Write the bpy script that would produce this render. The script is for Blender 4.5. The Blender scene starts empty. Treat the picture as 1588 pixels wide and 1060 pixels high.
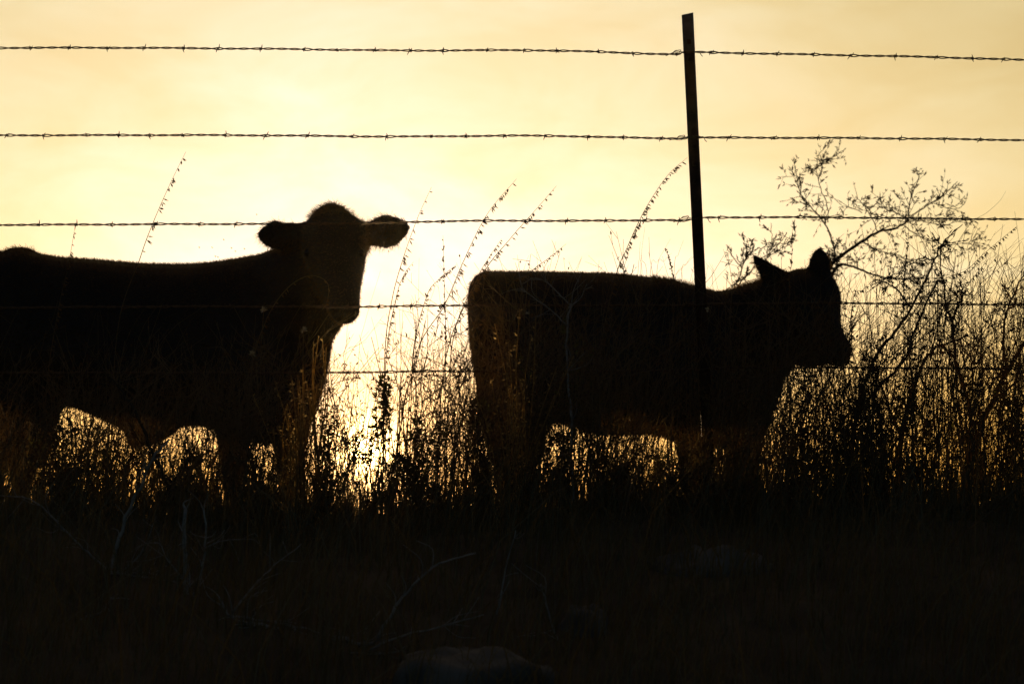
import bpy, math, random
import numpy as np
from mathutils import Vector, Matrix
C = bpy.context
SC = C.scene
R = math.radians
rng = np.random.default_rng(11)
rnd = random.Random(7)

# ------------------------------------------------------------------ camera
EYE = 1.6
FPX = 4411.0            # focal length in pixels of the 1588 px wide photograph
PITCH = math.atan((850 - 530) / FPX)
cam_d = bpy.data.cameras.new('camera')
cam_d.sensor_width = 36.0
cam_d.lens = 36.0 * FPX / 1588.0
cam_d.clip_start = 0.05
cam_d.clip_end = 5000
cam = bpy.data.objects.new('camera', cam_d)
SC.collection.objects.link(cam)
cam.location = (0, 0, EYE)
cam.rotation_euler = (math.pi / 2 + PITCH, 0, 0)
cam_d.dof.use_dof = True
cam_d.dof.focus_distance = 9.1
cam_d.dof.aperture_fstop = 7.0
SC.camera = cam
SC.render.resolution_x, SC.render.resolution_y = 1024, 683

def ray(px, py):
    x = (px - 794) / FPX
    y = (530 - py) / FPX
    c, s = math.cos(PITCH), math.sin(PITCH)
    return np.array([x, c - s * y, s + c * y])      # camera looks along +Y, tilted up

def P(px, py, Y):
    d = ray(px, py)
    return np.array([0, 0, EYE]) + d * (Y / d[1])

# ------------------------------------------------------------------ sky and sun
SUN = ray(566, 703)
SUN = SUN / np.linalg.norm(SUN)
SUN_EL = math.asin(SUN[2])
SUN_AZ = math.atan2(SUN[0], SUN[1])

w = bpy.data.worlds.new('World')
SC.world = w
w.use_nodes = True
nt = w.node_tree
nt.nodes.clear()

class N:
    def __init__(s, nt): s.nt = nt
    def link(s, a, b): s.nt.links.new(a, b)
    def put(s, sock, v):
        if isinstance(v, bpy.types.NodeSocket): s.link(v, sock)
        else: sock.default_value = v
    def m(s, op, a, b=None, c=None, clamp=False):
        n = s.nt.nodes.new('ShaderNodeMath'); n.operation = op; n.use_clamp = clamp
        s.put(n.inputs[0], a)
        if b is not None: s.put(n.inputs[1], b)
        if c is not None: s.put(n.inputs[2], c)
        return n.outputs[0]
    def new(s, t, **k):
        n = s.nt.nodes.new(t)
        for a, b in k.items(): setattr(n, a, b)
        return n

n = N(nt)
tc = n.new('ShaderNodeTexCoord')
sep = n.new('ShaderNodeSeparateXYZ'); n.link(tc.outputs['Generated'], sep.inputs[0])
X, Y_, Z = sep.outputs
az = n.m('ARCTAN2', X, Y_)
u = n.m('MULTIPLY', n.m('SUBTRACT', az, SUN_AZ), 180 / math.pi)       # degrees of azimuth from the sun
e = n.m('MULTIPLY', n.m('ARCSINE', Z), 180 / math.pi)                 # degrees of elevation
# faint streaked cloud
mp = n.new('ShaderNodeMapping'); mp.inputs['Scale'].default_value = (13, 13, 32)
mp.inputs['Rotation'].default_value = (0, R(14), 0)
mp.inputs['Location'].default_value = (5.3, 0.4, 2.9)
n.link(tc.outputs['Generated'], mp.inputs[0])
nz = n.new('ShaderNodeTexNoise'); nz.inputs['Scale'].default_value = 1.0
nz.inputs['Detail'].default_value = 6; nz.inputs['Roughness'].default_value = 0.60
nz.inputs['Distortion'].default_value = 0.45
n.link(mp.outputs[0], nz.inputs['Vector'])
cl = n.new('ShaderNodeMapRange'); cl.inputs['From Min'].default_value = 0.36; cl.inputs['From Max'].default_value = 0.68
cl.inputs['To Min'].default_value = 0.80; cl.inputs['To Max'].default_value = 1.20
n.link(nz.outputs[0], cl.inputs['Value'])
ua = n.m('POWER', n.m('DIVIDE', n.m('ABSOLUTE', u), 15.5), 1.375)
fu = n.m('EXPONENT', n.m('MULTIPLY', ua, -1.0))
rmp = n.new('ShaderNodeValToRGB')
n.link(n.m('DIVIDE', e, 45.0, clamp=True), rmp.inputs[0])
els = rmp.color_ramp.elements
pts = [(0.0, .22), (1.6 / 45, .40), (3.3 / 45, .56), (4.4 / 45, .80), (5.4 / 45, .98), (6.6 / 45, .84), (8 / 45, .71), (11 / 45, .56), (20 / 45, .32), (1.0, .04)]
els[0].position, els[0].color = pts[0][0], (pts[0][1],) * 3 + (1,)
els[1].position, els[1].color = pts[-1][0], (pts[-1][1],) * 3 + (1,)
for p_, v_ in pts[1:-1]:
    k = els.new(p_); k.color = (v_, v_, v_, 1)
L0 = n.m('MULTIPLY', n.m('MULTIPLY', fu, rmp.outputs[0]), cl.outputs[0])
# bright aureole and the disc itself
vd = n.new('ShaderNodeVectorMath', operation='DOT_PRODUCT')
n.link(tc.outputs['Generated'], vd.inputs[0]); vd.inputs[1].default_value = tuple(SUN)
th = n.m('MULTIPLY', n.m('ARCCOSINE', n.m('MINIMUM', vd.outputs['Value'], 1.0)), 180 / math.pi)
aur = n.m('MULTIPLY', n.m('EXPONENT', n.m('MULTIPLY', n.m('POWER', th, 1.0), -0.40)), 0.50)
L = n.m('MINIMUM', n.m('ADD', L0, aur), 1.3)
far = n.m('SUBTRACT', 1.0, n.m('DIVIDE', n.m('SUBTRACT', n.m('ABSOLUTE', u), 14.0), 34.0, clamp=True))
far = n.m('MULTIPLY', n.m('MULTIPLY', far, far), 1.0)
lowf = n.m('DIVIDE', n.m('SUBTRACT', e, 0.8), 3.8, clamp=True)
tg = n.m('MULTIPLY_ADD', lowf, .24, .76); tb = n.m('MULTIPLY_ADD', lowf, .50, .50)
halo = n.m('MULTIPLY', n.m('EXPONENT', n.m('MULTIPLY', n.m('POWER', n.m('DIVIDE', th, 1.15), 1.3), -1.0)), 1.5)
core = n.m('MULTIPLY', n.m('EXPONENT', n.m('MULTIPLY', n.m('POWER', n.m('DIVIDE', th, .52), 2.0), -1.0)), 20.0)
r_ = n.m('MULTIPLY', n.m('MULTIPLY', n.m('POWER', L, 0.30), 0.785), far)
g_ = n.m('MULTIPLY', n.m('MULTIPLY', n.m('POWER', L, 0.52), 0.83), far)
b_ = n.m('MULTIPLY', n.m('MULTIPLY', n.m('POWER', L, 1.15), 0.78), far)
disc = n.m('MULTIPLY', n.m('LESS_THAN', th, 0.30), 14.0)
comb = n.new('ShaderNodeCombineXYZ')
r_ = n.m('ADD', r_, n.m('ADD', halo, core))
g_ = n.m('ADD', n.m('MULTIPLY', g_, tg), n.m('ADD', n.m('MULTIPLY', halo, .52), n.m('MULTIPLY', core, .60)))
b_ = n.m('ADD', n.m('MULTIPLY', b_, tb), n.m('ADD', n.m('MULTIPLY', halo, .20), n.m('MULTIPLY', core, .20)))
n.link(n.m('ADD', r_, disc), comb.inputs[0])
n.link(n.m('ADD', g_, n.m('MULTIPLY', disc, .62)), comb.inputs[1])
n.link(n.m('ADD', b_, n.m('MULTIPLY', disc, .22)), comb.inputs[2])
bg2 = n.new('ShaderNodeBackground'); n.link(comb.outputs[0], bg2.inputs[0]); bg2.inputs[1].default_value = 1.0
sky = n.new('ShaderNodeTexSky', sky_type='NISHITA')
sky.sun_disc = False
sky.sun_elevation = SUN_EL
sky.sun_rotation = SUN_AZ
sky.dust_density = 1.0; sky.ozone_density = 2.0
bg1 = n.new('ShaderNodeBackground'); n.link(sky.outputs[0], bg1.inputs[0]); bg1.inputs[1].default_value = 0.056
add = n.new('ShaderNodeAddShader'); n.link(bg1.outputs[0], add.inputs[0]); n.link(bg2.outputs[0], add.inputs[1])
wo = n.new('ShaderNodeOutputWorld'); n.link(add.outputs[0], wo.inputs[0])

sun_d = bpy.data.lights.new('sun', 'SUN')
sun_d.energy = 3.8
sun_d.angle = R(0.53)
sun_d.color = (1.0, 0.66, 0.32)
sun = bpy.data.objects.new('sun', sun_d)
SC.collection.objects.link(sun)
sun.rotation_euler = Vector(tuple(-SUN)).to_track_quat('-Z', 'Y').to_euler()
sun.location = (0, 0, 30)

SC.view_settings.view_transform = 'Standard'
SC.view_settings.look = 'None'
SC.view_settings.exposure = 0.0
SC.view_settings.gamma = 1.0
cy = SC.cycles
cy.max_bounces = 6; cy.diffuse_bounces = 2; cy.glossy_bounces = 2; cy.transmission_bounces = 4
cy.transparent_max_bounces = 8; cy.volume_bounces = 0
cy.caustics_reflective = False; cy.caustics_refractive = False
cy.sample_clamp_indirect = 4.0
cy.use_denoising = True

# ------------------------------------------------------------------ materials
def mat(name, col, rough=0.8, trans=0.0, tcol=None, var=0.25, metal=0.0, noise=0.0, nscale=20.0, bump=0.0, spec=0.25, tint2=None):
    m = bpy.data.materials.new(name); m.use_nodes = True
    t = m.node_tree; t.nodes.clear(); n = N(t)
    out = n.new('ShaderNodeOutputMaterial')
    bs = n.new('ShaderNodeBsdfPrincipled')
    bs.inputs['Roughness'].default_value = rough
    bs.inputs['Metallic'].default_value = metal
    bs.inputs['Specular IOR Level'].default_value = spec
    rgb = n.new('ShaderNodeMix', data_type='RGBA')
    a, b = rgb.inputs[6], rgb.inputs[7]
    c2 = tint2 or tuple(c * (1 - var) for c in col)
    a.default_value = tuple(c * (1 + var) for c in col) + (1,)
    b.default_value = tuple(c2) + (1,)
    if noise > 0:
        tcn = n.new('ShaderNodeTexCoord')
        nz = n.new('ShaderNodeTexNoise'); nz.inputs['Scale'].default_value = nscale; nz.inputs['Detail'].default_value = 5
        n.link(tcn.outputs['Object'], nz.inputs['Vector'])
        mr = n.new('ShaderNodeMapRange'); mr.inputs['From Min'].default_value = .35; mr.inputs['From Max'].default_value = .65
        n.link(nz.outputs[0], mr.inputs['Value'])
        n.link(mr.outputs[0], rgb.inputs[0])
        if bump > 0:
            bp = n.new('ShaderNodeBump'); bp.inputs['Strength'].default_value = bump; bp.inputs['Distance'].default_value = 0.02
            n.link(nz.outputs[0], bp.inputs['Height']); n.link(bp.outputs[0], bs.inputs['Normal'])
    else:
        g = n.new('ShaderNodeNewGeometry')
        n.link(g.outputs['Random Per Island'], rgb.inputs[0])
    n.link(rgb.outputs[2], bs.inputs['Base Color'])
    last = bs.outputs[0]
    if trans > 0:
        tr = n.new('ShaderNodeBsdfTranslucent'); tr.inputs[0].default_value = tuple(tcol or col) + (1,)
        mx = n.new('ShaderNodeMixShader'); mx.inputs[0].default_value = trans
        n.link(last, mx.inputs[1]); n.link(tr.outputs[0], mx.inputs[2]); last = mx.outputs[0]
    n.link(last, out.inputs[0])
    return m

M = {
 'soil': mat('dry_soil', (.11, .085, .055), .95, noise=1, nscale=6, bump=.5, var=.3),
 'hide': mat('black_hide', (.016, .011, .008), .62, noise=1, nscale=9, var=.3),
 'fur': mat('black_fur', (.022, .014, .009), .5, trans=.45, tcol=(.34, .20, .08), var=.3),
 'hoof': mat('dark_horn', (.03, .026, .022), .45, noise=1, nscale=30),
 'eye': mat('dark_eye', (.01, .008, .006), .08, spec=.6),
 'straw': mat('straw_stem', (.19, .165, .11), .7, trans=.5, tcol=(.38, .265, .11), var=.45),
 'grass': mat('dry_grass_blade', (.105, .125, .085), .75, trans=.3, tcol=(.30, .21, .07), var=.4, tint2=(.05, .062, .022)),
 'weedleaf': mat('weed_leaf', (.06, .072, .026), .7, trans=.3, tcol=(.16, .15, .03), var=.35),
 'seed': mat('seed_husk', (.22, .15, .075), .7, trans=.4, tcol=(.5, .30, .10), var=.3),
 'twig': mat('brown_twig', (.065, .045, .028), .8, var=.35),
 'pod': mat('brown_pod', (.075, .048, .024), .7, trans=.18, tcol=(.2, .10, .03), var=.35),
 'grey': mat('grey_weathered_wood', (.30, .30, .28), .85, noise=1, nscale=40, var=.3),
 'fluff': mat('pale_fluff', (.6, .56, .42), .8, trans=.3, tcol=(.6, .5, .3)),
 'wire': mat('rusty_wire', (.11, .06, .032), .6, metal=.15, noise=1, nscale=60, var=.4),
 'post': mat('rust_brown_steel', (.060, .026, .014), .6, metal=.2, noise=1, nscale=25, var=.4, bump=.1),
 'paint': mat('worn_grey_paint', (.10, .098, .092), .6, noise=1, nscale=40, var=.3),
 'rock': mat('field_stone', (.14, .137, .125), .9, noise=1, nscale=11, bump=.6, var=.35),
 'gold': mat('sunlit_gold_leaf', (.26, .20, .11), .8, trans=.62, tcol=(.62, .46, .19), var=.3),  # sun glow put into the leaf: lighter, stronger golden translucence
 'fly': mat('insect', (.02, .016, .012), .6, trans=.2),
}

# ------------------------------------------------------------------ mesh helpers
class MB:
    def __init__(s): s.v = []; s.q = []; s.t = []; s.nv = 0
    def add(s, v, q=None, t=None):
        v = np.asarray(v, dtype=np.float64).reshape(-1, 3)
        if q is not None and len(q): s.q.append(np.asarray(q, dtype=np.int64) + s.nv)
        if t is not None and len(t): s.t.append(np.asarray(t, dtype=np.int64) + s.nv)
        s.v.append(v); s.nv += len(v)
    def tube(s, pts, rad, n=4, cap=True, flat=1.0):
        pts = np.asarray(pts, dtype=float); k = len(pts)
        rad = np.broadcast_to(np.asarray(rad, dtype=float), (k,))
        t = np.gradient(pts, axis=0)
        t /= np.maximum(np.linalg.norm(t, axis=1, keepdims=True), 1e-9)
        tm = t.mean(axis=0)
        ref = np.eye(3)[int(np.argmin(np.abs(tm)))]
        e1 = np.cross(t, ref); e1 /= np.maximum(np.linalg.norm(e1, axis=1, keepdims=True), 1e-9)
        e2 = np.cross(t, e1)
        a = np.arange(n) * 2 * math.pi / n
        v = pts[:, None, :] + rad[:, None, None] * (np.cos(a)[None, :, None] * e1[:, None, :] + flat * np.sin(a)[None, :, None] * e2[:, None, :])
        v = v.reshape(-1, 3)
        i = (np.arange(k - 1)[:, None] * n + np.arange(n)[None, :]).ravel()
        j = (np.arange(k - 1)[:, None] * n + (np.arange(n)[None, :] + 1) % n).ravel()
        q = np.stack([i, j, j + n, i + n], axis=1)
        tt = []
        if cap:
            for b, rev in ((0, 1), ((k - 1) * n, 0)):
                for a_ in range(1, n - 1):
                    tt.append((b, b + a_ + 1, b + a_) if rev else (b, b + a_, b + a_ + 1))
        s.add(v, q, tt)
    def leaf(s, p, d, L, W, side=None):
        """one small folded leaf: four corners, two faces"""
        p = np.asarray(p, float); d = np.asarray(d, float); d = d / max(np.linalg.norm(d), 1e-9)
        r = side if side is not None else rng.normal(size=3)
        e = np.cross(d, r); e /= max(np.linalg.norm(e), 1e-9)
        m = p + d * L * .45
        nn = np.cross(d, e) * W * .25
        s.add([p, m + e * W / 2 + nn, p + d * L, m - e * W / 2 + nn], None, [(0, 1, 2), (0, 2, 3)])
    def pod(s, p, d, L, W):
        """closed narrow spindle with three sides"""
        p = np.asarray(p, float); d = np.asarray(d, float); d = d / max(np.linalg.norm(d), 1e-9)
        e = np.cross(d, rng.normal(size=3)); e /= max(np.linalg.norm(e), 1e-9); f = np.cross(d, e)
        m = p + d * L * .4
        ring = [m + W / 2 * (math.cos(a) * e + math.sin(a) * f) for a in (0, 2.094, 4.189)]
        s.add([p] + ring + [p + d * L], None, [(0, 2, 1), (0, 3, 2), (0, 1, 3), (4, 1, 2), (4, 2, 3), (4, 3, 1)])
    def mesh(s, name, m, smooth=False):
        me = bpy.data.meshes.new(name)
        v = np.concatenate(s.v) if s.v else np.zeros((0, 3))
        q = np.concatenate(s.q) if s.q else np.zeros((0, 4), int)
        t = np.concatenate(s.t) if s.t else np.zeros((0, 3), int)
        me.vertices.add(len(v)); me.vertices.foreach_set('co', v.ravel())
        nl = len(q) * 4 + len(t) * 3
        me.loops.add(nl); me.loops.foreach_set('vertex_index', np.concatenate([q.ravel(), t.ravel()]).astype(np.int32))
        me.polygons.add(len(q) + len(t))
        st = np.concatenate([np.arange(len(q)) * 4, len(q) * 4 + np.arange(len(t)) * 3]).astype(np.int32)
        me.polygons.foreach_set('loop_start', st)
        if smooth: me.polygons.foreach_set('use_smooth', np.ones(len(q) + len(t), bool))
        me.update(calc_edges=True); me.validate()
        me.materials.append(m)
        return me
    def build(s, name, m, parent=None, smooth=False, loc=None):
        if loc is not None:
            s.v = [v - np.asarray(loc) for v in s.v]
        o = bpy.data.objects.new(name, s.mesh(name, m, smooth))
        SC.collection.objects.link(o)
        if parent is not None: o.parent = parent
        elif loc is not None: o.location = tuple(loc)
        return o

def tag(o, label=None, cat=None, group=None, kind=None):
    for k, v in (('label', label), ('category', cat), ('group', group), ('kind', kind)):
        if v: o[k] = v
    return o

def thing(name, loc, label, cat, group=None):
    o = bpy.data.objects.new(name, None); SC.collection.objects.link(o)
    o.location = tuple(loc); o.empty_display_size = .1
    return tag(o, label, cat, group)

def spline(pts, k=6):
    """Catmull-Rom through the points, k steps per span"""
    p = [np.asarray(a, float) for a in pts]
    if len(p) < 3: return np.array([p[0] + (p[-1] - p[0]) * i / k for i in range(k + 1)])
    p = [2 * p[0] - p[1]] + p + [2 * p[-1] - p[-2]]
    out = []
    for i in range(1, len(p) - 2):
        for j in range(k):
            t = j / k
            out.append(.5 * ((2 * p[i]) + (-p[i-1] + p[i+1]) * t + (2*p[i-1] - 5*p[i] + 4*p[i+1] - p[i+2]) * t*t + (-p[i-1] + 3*p[i] - 3*p[i+1] + p[i+2]) * t**3))
    out.append(p[-2])
    return np.array(out)

# ------------------------------------------------------------------ ground
def sstep(a, b, x):
    t = np.clip((x - a) / (b - a), 0, 1); return t * t * (3 - 2 * t)
def ground_z(x, y):
    x = np.asarray(x, float); y = np.asarray(y, float)
    z = 1.70 * sstep(1.5, 9.0, y)
    z = z - 0.10 * sstep(9.4, 12.0, y) - 0.35 * sstep(14, 24, y) - 12.0 * sstep(24, 380, y)
    near = np.exp(-((y - 8) / 14.0) ** 2)
    z = z + near * (0.022 * np.sin(x * 2.1 + y * .7) + 0.016 * np.sin(x * 4.7 - y * 3.1 + 1.3) + 0.012 * np.sin(x * 9.1 + y * 7.3))
    return z
def axis_pts(lo, hi, fine_lo, fine_hi, step):
    a = list(np.arange(fine_lo, fine_hi + 1e-6, step))
    x = fine_hi; s = step
    while x < hi: s *= 1.25; x = min(hi, x + s); a.append(x)
    x = fine_lo; s = step
    while x > lo: s *= 1.25; x = max(lo, x - s); a.insert(0, x)
    return np.array(a)
gx = axis_pts(-450, 450, -6, 6, .12); gy = axis_pts(-450, 450, 0, 18, .12)
GX, GY = np.meshgrid(gx, gy)
gm = MB()
nx, ny = len(gx), len(gy)
i = (np.arange(ny - 1)[:, None] * nx + np.arange(nx - 1)[None, :]).ravel()
gm.add(np.stack([GX, GY, ground_z(GX, GY)], axis=-1).reshape(-1, 3), np.stack([i, i + 1, i + 1 + nx, i + nx], axis=1))
tag(gm.build('ground', M['soil'], smooth=True), 'dark grassy bank rising to the pasture', kind='structure')

# ------------------------------------------------------------------ cattle
def ring_loft(mb, rings):
    k = len(rings); n = len(rings[0])
    v = np.concatenate([np.asarray(r) for r in rings] + [np.mean(rings[0], axis=0)[None], np.mean(rings[-1], axis=0)[None]])
    i = (np.arange(k - 1)[:, None] * n + np.arange(n)[None, :]).ravel()
    j = (np.arange(k - 1)[:, None] * n + (np.arange(n)[None, :] + 1) % n).ravel()
    q = np.stack([i, j, j + n, i + n], axis=1)
    c0, c1 = k * n, k * n + 1; b = (k - 1) * n
    t = [(c0, (a + 1) % n, a) for a in range(n)] + [(c1, b + a, b + (a + 1) % n) for a in range(n)]
    mb.add(v, q, t)

def trunk(mb, Yc, secs, n=28, pw=.82):
    """secs: (pixel column, top row, bottom row, half width in metres)"""
    rings = []
    # resample smoothly
    A = np.array([(a, b, c, d) for a, b, c, d in secs], float)
    S = spline([*A], 4)
    for px, t, b, hw in S:
        pt, pb = P(px, t, Yc), P(px, b, Yc)
        c = (pt + pb) / 2; h = (pt[2] - pb[2]) / 2
        a = np.arange(n) * 2 * math.pi / n
        ca, sa = np.cos(a), np.sin(a)
        yy = np.sign(ca) * np.abs(ca) ** pw * hw; zz = np.sign(sa) * np.abs(sa) ** pw * h
        # backs are narrower than bellies
        yy = yy * (1 - .22 * (zz / max(h, 1e-6)))
        rings.append(np.stack([np.full(n, c[0]), c[1] + yy, c[2] + zz], axis=1))
    ring_loft(mb, rings)

def limb(mb, nodes, n=16, k=4):
    """nodes: (pixel col, pixel row, Y, radius in the picture plane (m), radius in depth (m))"""
    A = [np.concatenate([P(a, b, Y), [r1, r2]]) for a, b, Y, r1, r2 in nodes]
    S = spline(A, k)
    pts = S[:, :3]
    t = np.gradient(pts, axis=0); t /= np.linalg.norm(t, axis=1, keepdims=True)
    dep = np.array([0, 1., 0])
    rings = []
    for p, tt, r1, r2 in zip(pts, t, S[:, 3], S[:, 4]):
        e1 = np.cross(tt, dep); e1 /= max(np.linalg.norm(e1), 1e-6)
        e2 = np.cross(e1, tt)
        a = np.arange(n) * 2 * math.pi / n
        rings.append(p + np.cos(a)[:, None] * e1 * r1 + np.sin(a)[:, None] * e2 * r2)
    ring_loft(mb, rings)

def remeshed(mb, name, vox=.012, smooth=5):
    me = mb.mesh(name + '_raw', M['hide'])
    o = bpy.data.objects.new('raw', me); SC.collection.objects.link(o)
    md = o.modifiers.new('r', 'REMESH'); md.mode = 'VOXEL'; md.voxel_size = vox; md.use_smooth_shade = True
    ms = o.modifiers.new('s', 'SMOOTH'); ms.factor = .5; ms.iterations = smooth
    dg = C.evaluated_depsgraph_get(); dg.update()
    res = bpy.data.meshes.new_from_object(o.evaluated_get(dg))
    bpy.data.objects.remove(o); bpy.data.meshes.remove(me)
    res.name = name
    res.materials.clear(); res.materials.append(M['hide'])
    return res

def fur(me, count, flow, lenf, parent, seed):
    """short hairs rooted on the body's surface"""
    g = np.random.default_rng(seed)
    me.calc_loop_triangles()
    nv = len(me.vertices); co = np.empty(nv * 3); me.vertices.foreach_get('co', co); co = co.reshape(-1, 3)
    nt_ = len(me.loop_triangles); tri = np.empty(nt_ * 3, np.int32); me.loop_triangles.foreach_get('vertices', tri); tri = tri.reshape(-1, 3)
    a, b, c = co[tri[:, 0]], co[tri[:, 1]], co[tri[:, 2]]
    nr = np.cross(b - a, c - a); ar = np.linalg.norm(nr, axis=1); nr /= np.maximum(ar, 1e-12)[:, None]
    cen = (a + b + c) / 3
    ln0 = lenf(cen)
    pr = ar * np.clip(ln0 / .016, 1, 3); pr /= pr.sum()
    k = g.choice(nt_, size=count, p=pr)
    r1 = np.sqrt(g.random(count)); r2 = g.random(count)
    p = (1 - r1)[:, None] * a[k] + (r1 * (1 - r2))[:, None] * b[k] + (r1 * r2)[:, None] * c[k]
    L = ln0[k] * g.uniform(.5, 1.25, count)
    d = nr[k] * .8 + flow * .7 + g.normal(size=(count, 3)) * .25
    d /= np.linalg.norm(d, axis=1, keepdims=True)
    side = np.cross(d, g.normal(size=(count, 3))); side /= np.linalg.norm(side, axis=1, keepdims=True)
    wd = .0010
    tip = p + d * L[:, None]; tip[:, 2] -= L * .12
    mid = p + d * (L * .5)[:, None]
    v = np.stack([p - side * wd, p + side * wd, mid + side * wd * .6, mid - side * wd * .6, tip], axis=1).reshape(-1, 3)
    i = np.arange(count) * 5
    m = MB(); m.add(v, np.stack([i, i + 1, i + 2, i + 3], axis=1), np.stack([i + 3, i + 2, i + 4], axis=1))
    return m.build('fur', M['fur'], parent)

def cow(name, label, build_fn, eyes, count, lenf, flow, seed, group):
    mb = MB(); build_fn(mb)
    me = remeshed(mb, 'cow')
    o = bpy.data.objects.new(name, me); SC.collection.objects.link(o)
    tag(o, label, 'cow', group)
    fur(me, count, flow, lenf, o, seed)
    for p, r in eyes:
        m = MB(); k = []
        th_ = np.linspace(-math.pi / 2, math.pi / 2, 7)
        rings = [[p + r * np.array([math.cos(t) * math.cos(a), math.cos(t) * math.sin(a), math.sin(t)]) for a in np.arange(10) * .6283] for t in th_]
        ring_loft(m, [np.array(q) for q in rings]); m.build('eye', M['eye'], o, smooth=True)
    return o

A1 = 12.25
def cow_left(mb):
    trunk(mb, A1, [
        (-62, 470, 520, .06), (-58, 430, 570, .14), (-45, 410, 610, .20), (-20, 399, 632, .24), (5, 394, 640, .26),
        (28, 387, 640, .27), (50, 391, 634, .27), (90, 398, 628, .29), (130, 401, 636, .32), (170, 404, 655, .34), (215, 408, 676, .35),
        (250, 409, 668, .35), (290, 409, 660, .33), (330, 406, 662, .31), (370, 400, 676, .29), (410, 394, 688, .27), (445, 400, 682, .23),
        (470, 425, 660, .17), (486, 470, 625, .09), (490, 500, 590, .04)])
    # navel fold
    limb(mb, [(255, 640, A1, .10, .08), (228, 662, A1, .09, .06), (212, 680, A1, .055, .04), (208, 694, A1, .02, .02)])
    # neck, from the shoulder up to the poll
    limb(mb, [(350, 520, A1, .30, .22), (400, 505, A1, .30, .21), (450, 470, A1 - .06, .255, .17), (492, 430, A1 - .16, .20, .13), (512, 390, A1 - .22, .13, .10)])
    # brisket
    limb(mb, [(470, 470, A1 - .05, .12, .12), (474, 530, A1, .115, .13), (466, 590, A1, .105, .15), (450, 650, A1, .09, .15)])
    limb(mb, [(492, 440, A1 - .12, .12, .10), (488, 500, A1 - .06, .10, .09), (470, 570, A1, .09, .09)])
    # head, turned to the lens
    limb(mb, [(518, 319, A1 - .22, .030, .02), (517, 326, A1 - .23, .066, .05), (516, 335, A1 - .235, .086, .07), (516, 345, A1 - .245, .118, .085), (517, 358, A1 - .255, .143, .098), (519, 382, A1 - .29, .142, .12),
              (522, 410, A1 - .33, .122, .12), (527, 440, A1 - .39, .092, .105), (533, 464, A1 - .44, .068, .085), (534, 482, A1 - .48, .063, .075), (533, 492, A1 - .50, .042, .05)], n=20)
    limb(mb, [(505, 420, A1 - .25, .10, .10), (518, 455, A1 - .33, .06, .09), (527, 484, A1 - .42, .04, .06), (528, 494, A1 - .45, .02, .03)])
    # ears
    limb(mb, [(484, 360, A1 - .24, .052, .04), (464, 363, A1 - .24, .050, .028), (446, 365, A1 - .24, .056, .022), (427, 364, A1 - .23, .067, .018), (411, 361, A1 - .23, .052, .015), (403, 357, A1 - .22, .016, .010)])
    limb(mb, [(546, 360, A1 - .25, .054, .04), (562, 363, A1 - .25, .046, .028), (577, 362, A1 - .25, .058, .022), (598, 359, A1 - .24, .077, .018), (619, 354, A1 - .24, .058, .015), (636, 349, A1 - .24, .014, .009)])
    # legs
    for px, Y, d in ((25, A1 - .16, 0), (-18, A1 + .15, 0)):
        limb(mb, [(px, 560, Y, .25, .10), (px + 8, 612, Y, .21, .09), (px + 12, 650, Y, .165, .075), (px + 20, 690, Y, .10, .065), (px + 8, 735, Y, .052, .045),
                  (px + 10, 790, Y, .036, .034), (px + 12, 832, Y, .042, .04), (px + 18, 852, Y, .050, .045), (px + 20, 862, Y, .052, .045)])
    for px, Y in ((450, A1 - .13), (362, A1 + .13)):
        limb(mb, [(px - 2, 600, Y, .15, .09), (px, 650, Y, .095, .08), (px, 700, Y, .066, .055), (px, 745, Y, .050, .048),
                  (px - 1, 790, Y, .036, .034), (px - 1, 832, Y, .042, .04), (px + 4, 852, Y, .050, .045), (px + 5, 862, Y, .052, .045)])
    # tail
    limb(mb, [(0, 396, A1, .03, .03), (-40, 405, A1, .028, .028), (-66, 440, A1, .022, .022), (-72, 540, A1, .018, .018), (-72, 640, A1, .02, .02), (-70, 700, A1, .035, .03), (-70, 745, A1, .01, .01)])
    # tuft over the tail head
    limb(mb, [(-2, 408, A1, .04, .06), (22, 396, A1, .036, .05), (40, 391, A1, .022, .035), (60, 402, A1, .026, .05)])

def cow1_len(c):
    L = np.full(len(c), .013)
    hx = (c[:, 0] - P(517, 0, A1)[0]); z = c[:, 2]
    zt = P(517, 348, A1)[2]
    L = np.where((np.abs(hx) < .12) & (z > zt), .030, L)
    for ex in (430, 600):
        L = np.where((np.abs(c[:, 0] - P(ex, 0, A1)[0]) < .10) & (z > P(0, 400, A1)[2]) & (c[:, 1] < A1 - .15), .030, L)
    L = np.where((c[:, 0] < P(62, 0, A1)[0]) & (z > P(0, 410, A1)[2]), .022, L)
    return L

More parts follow.
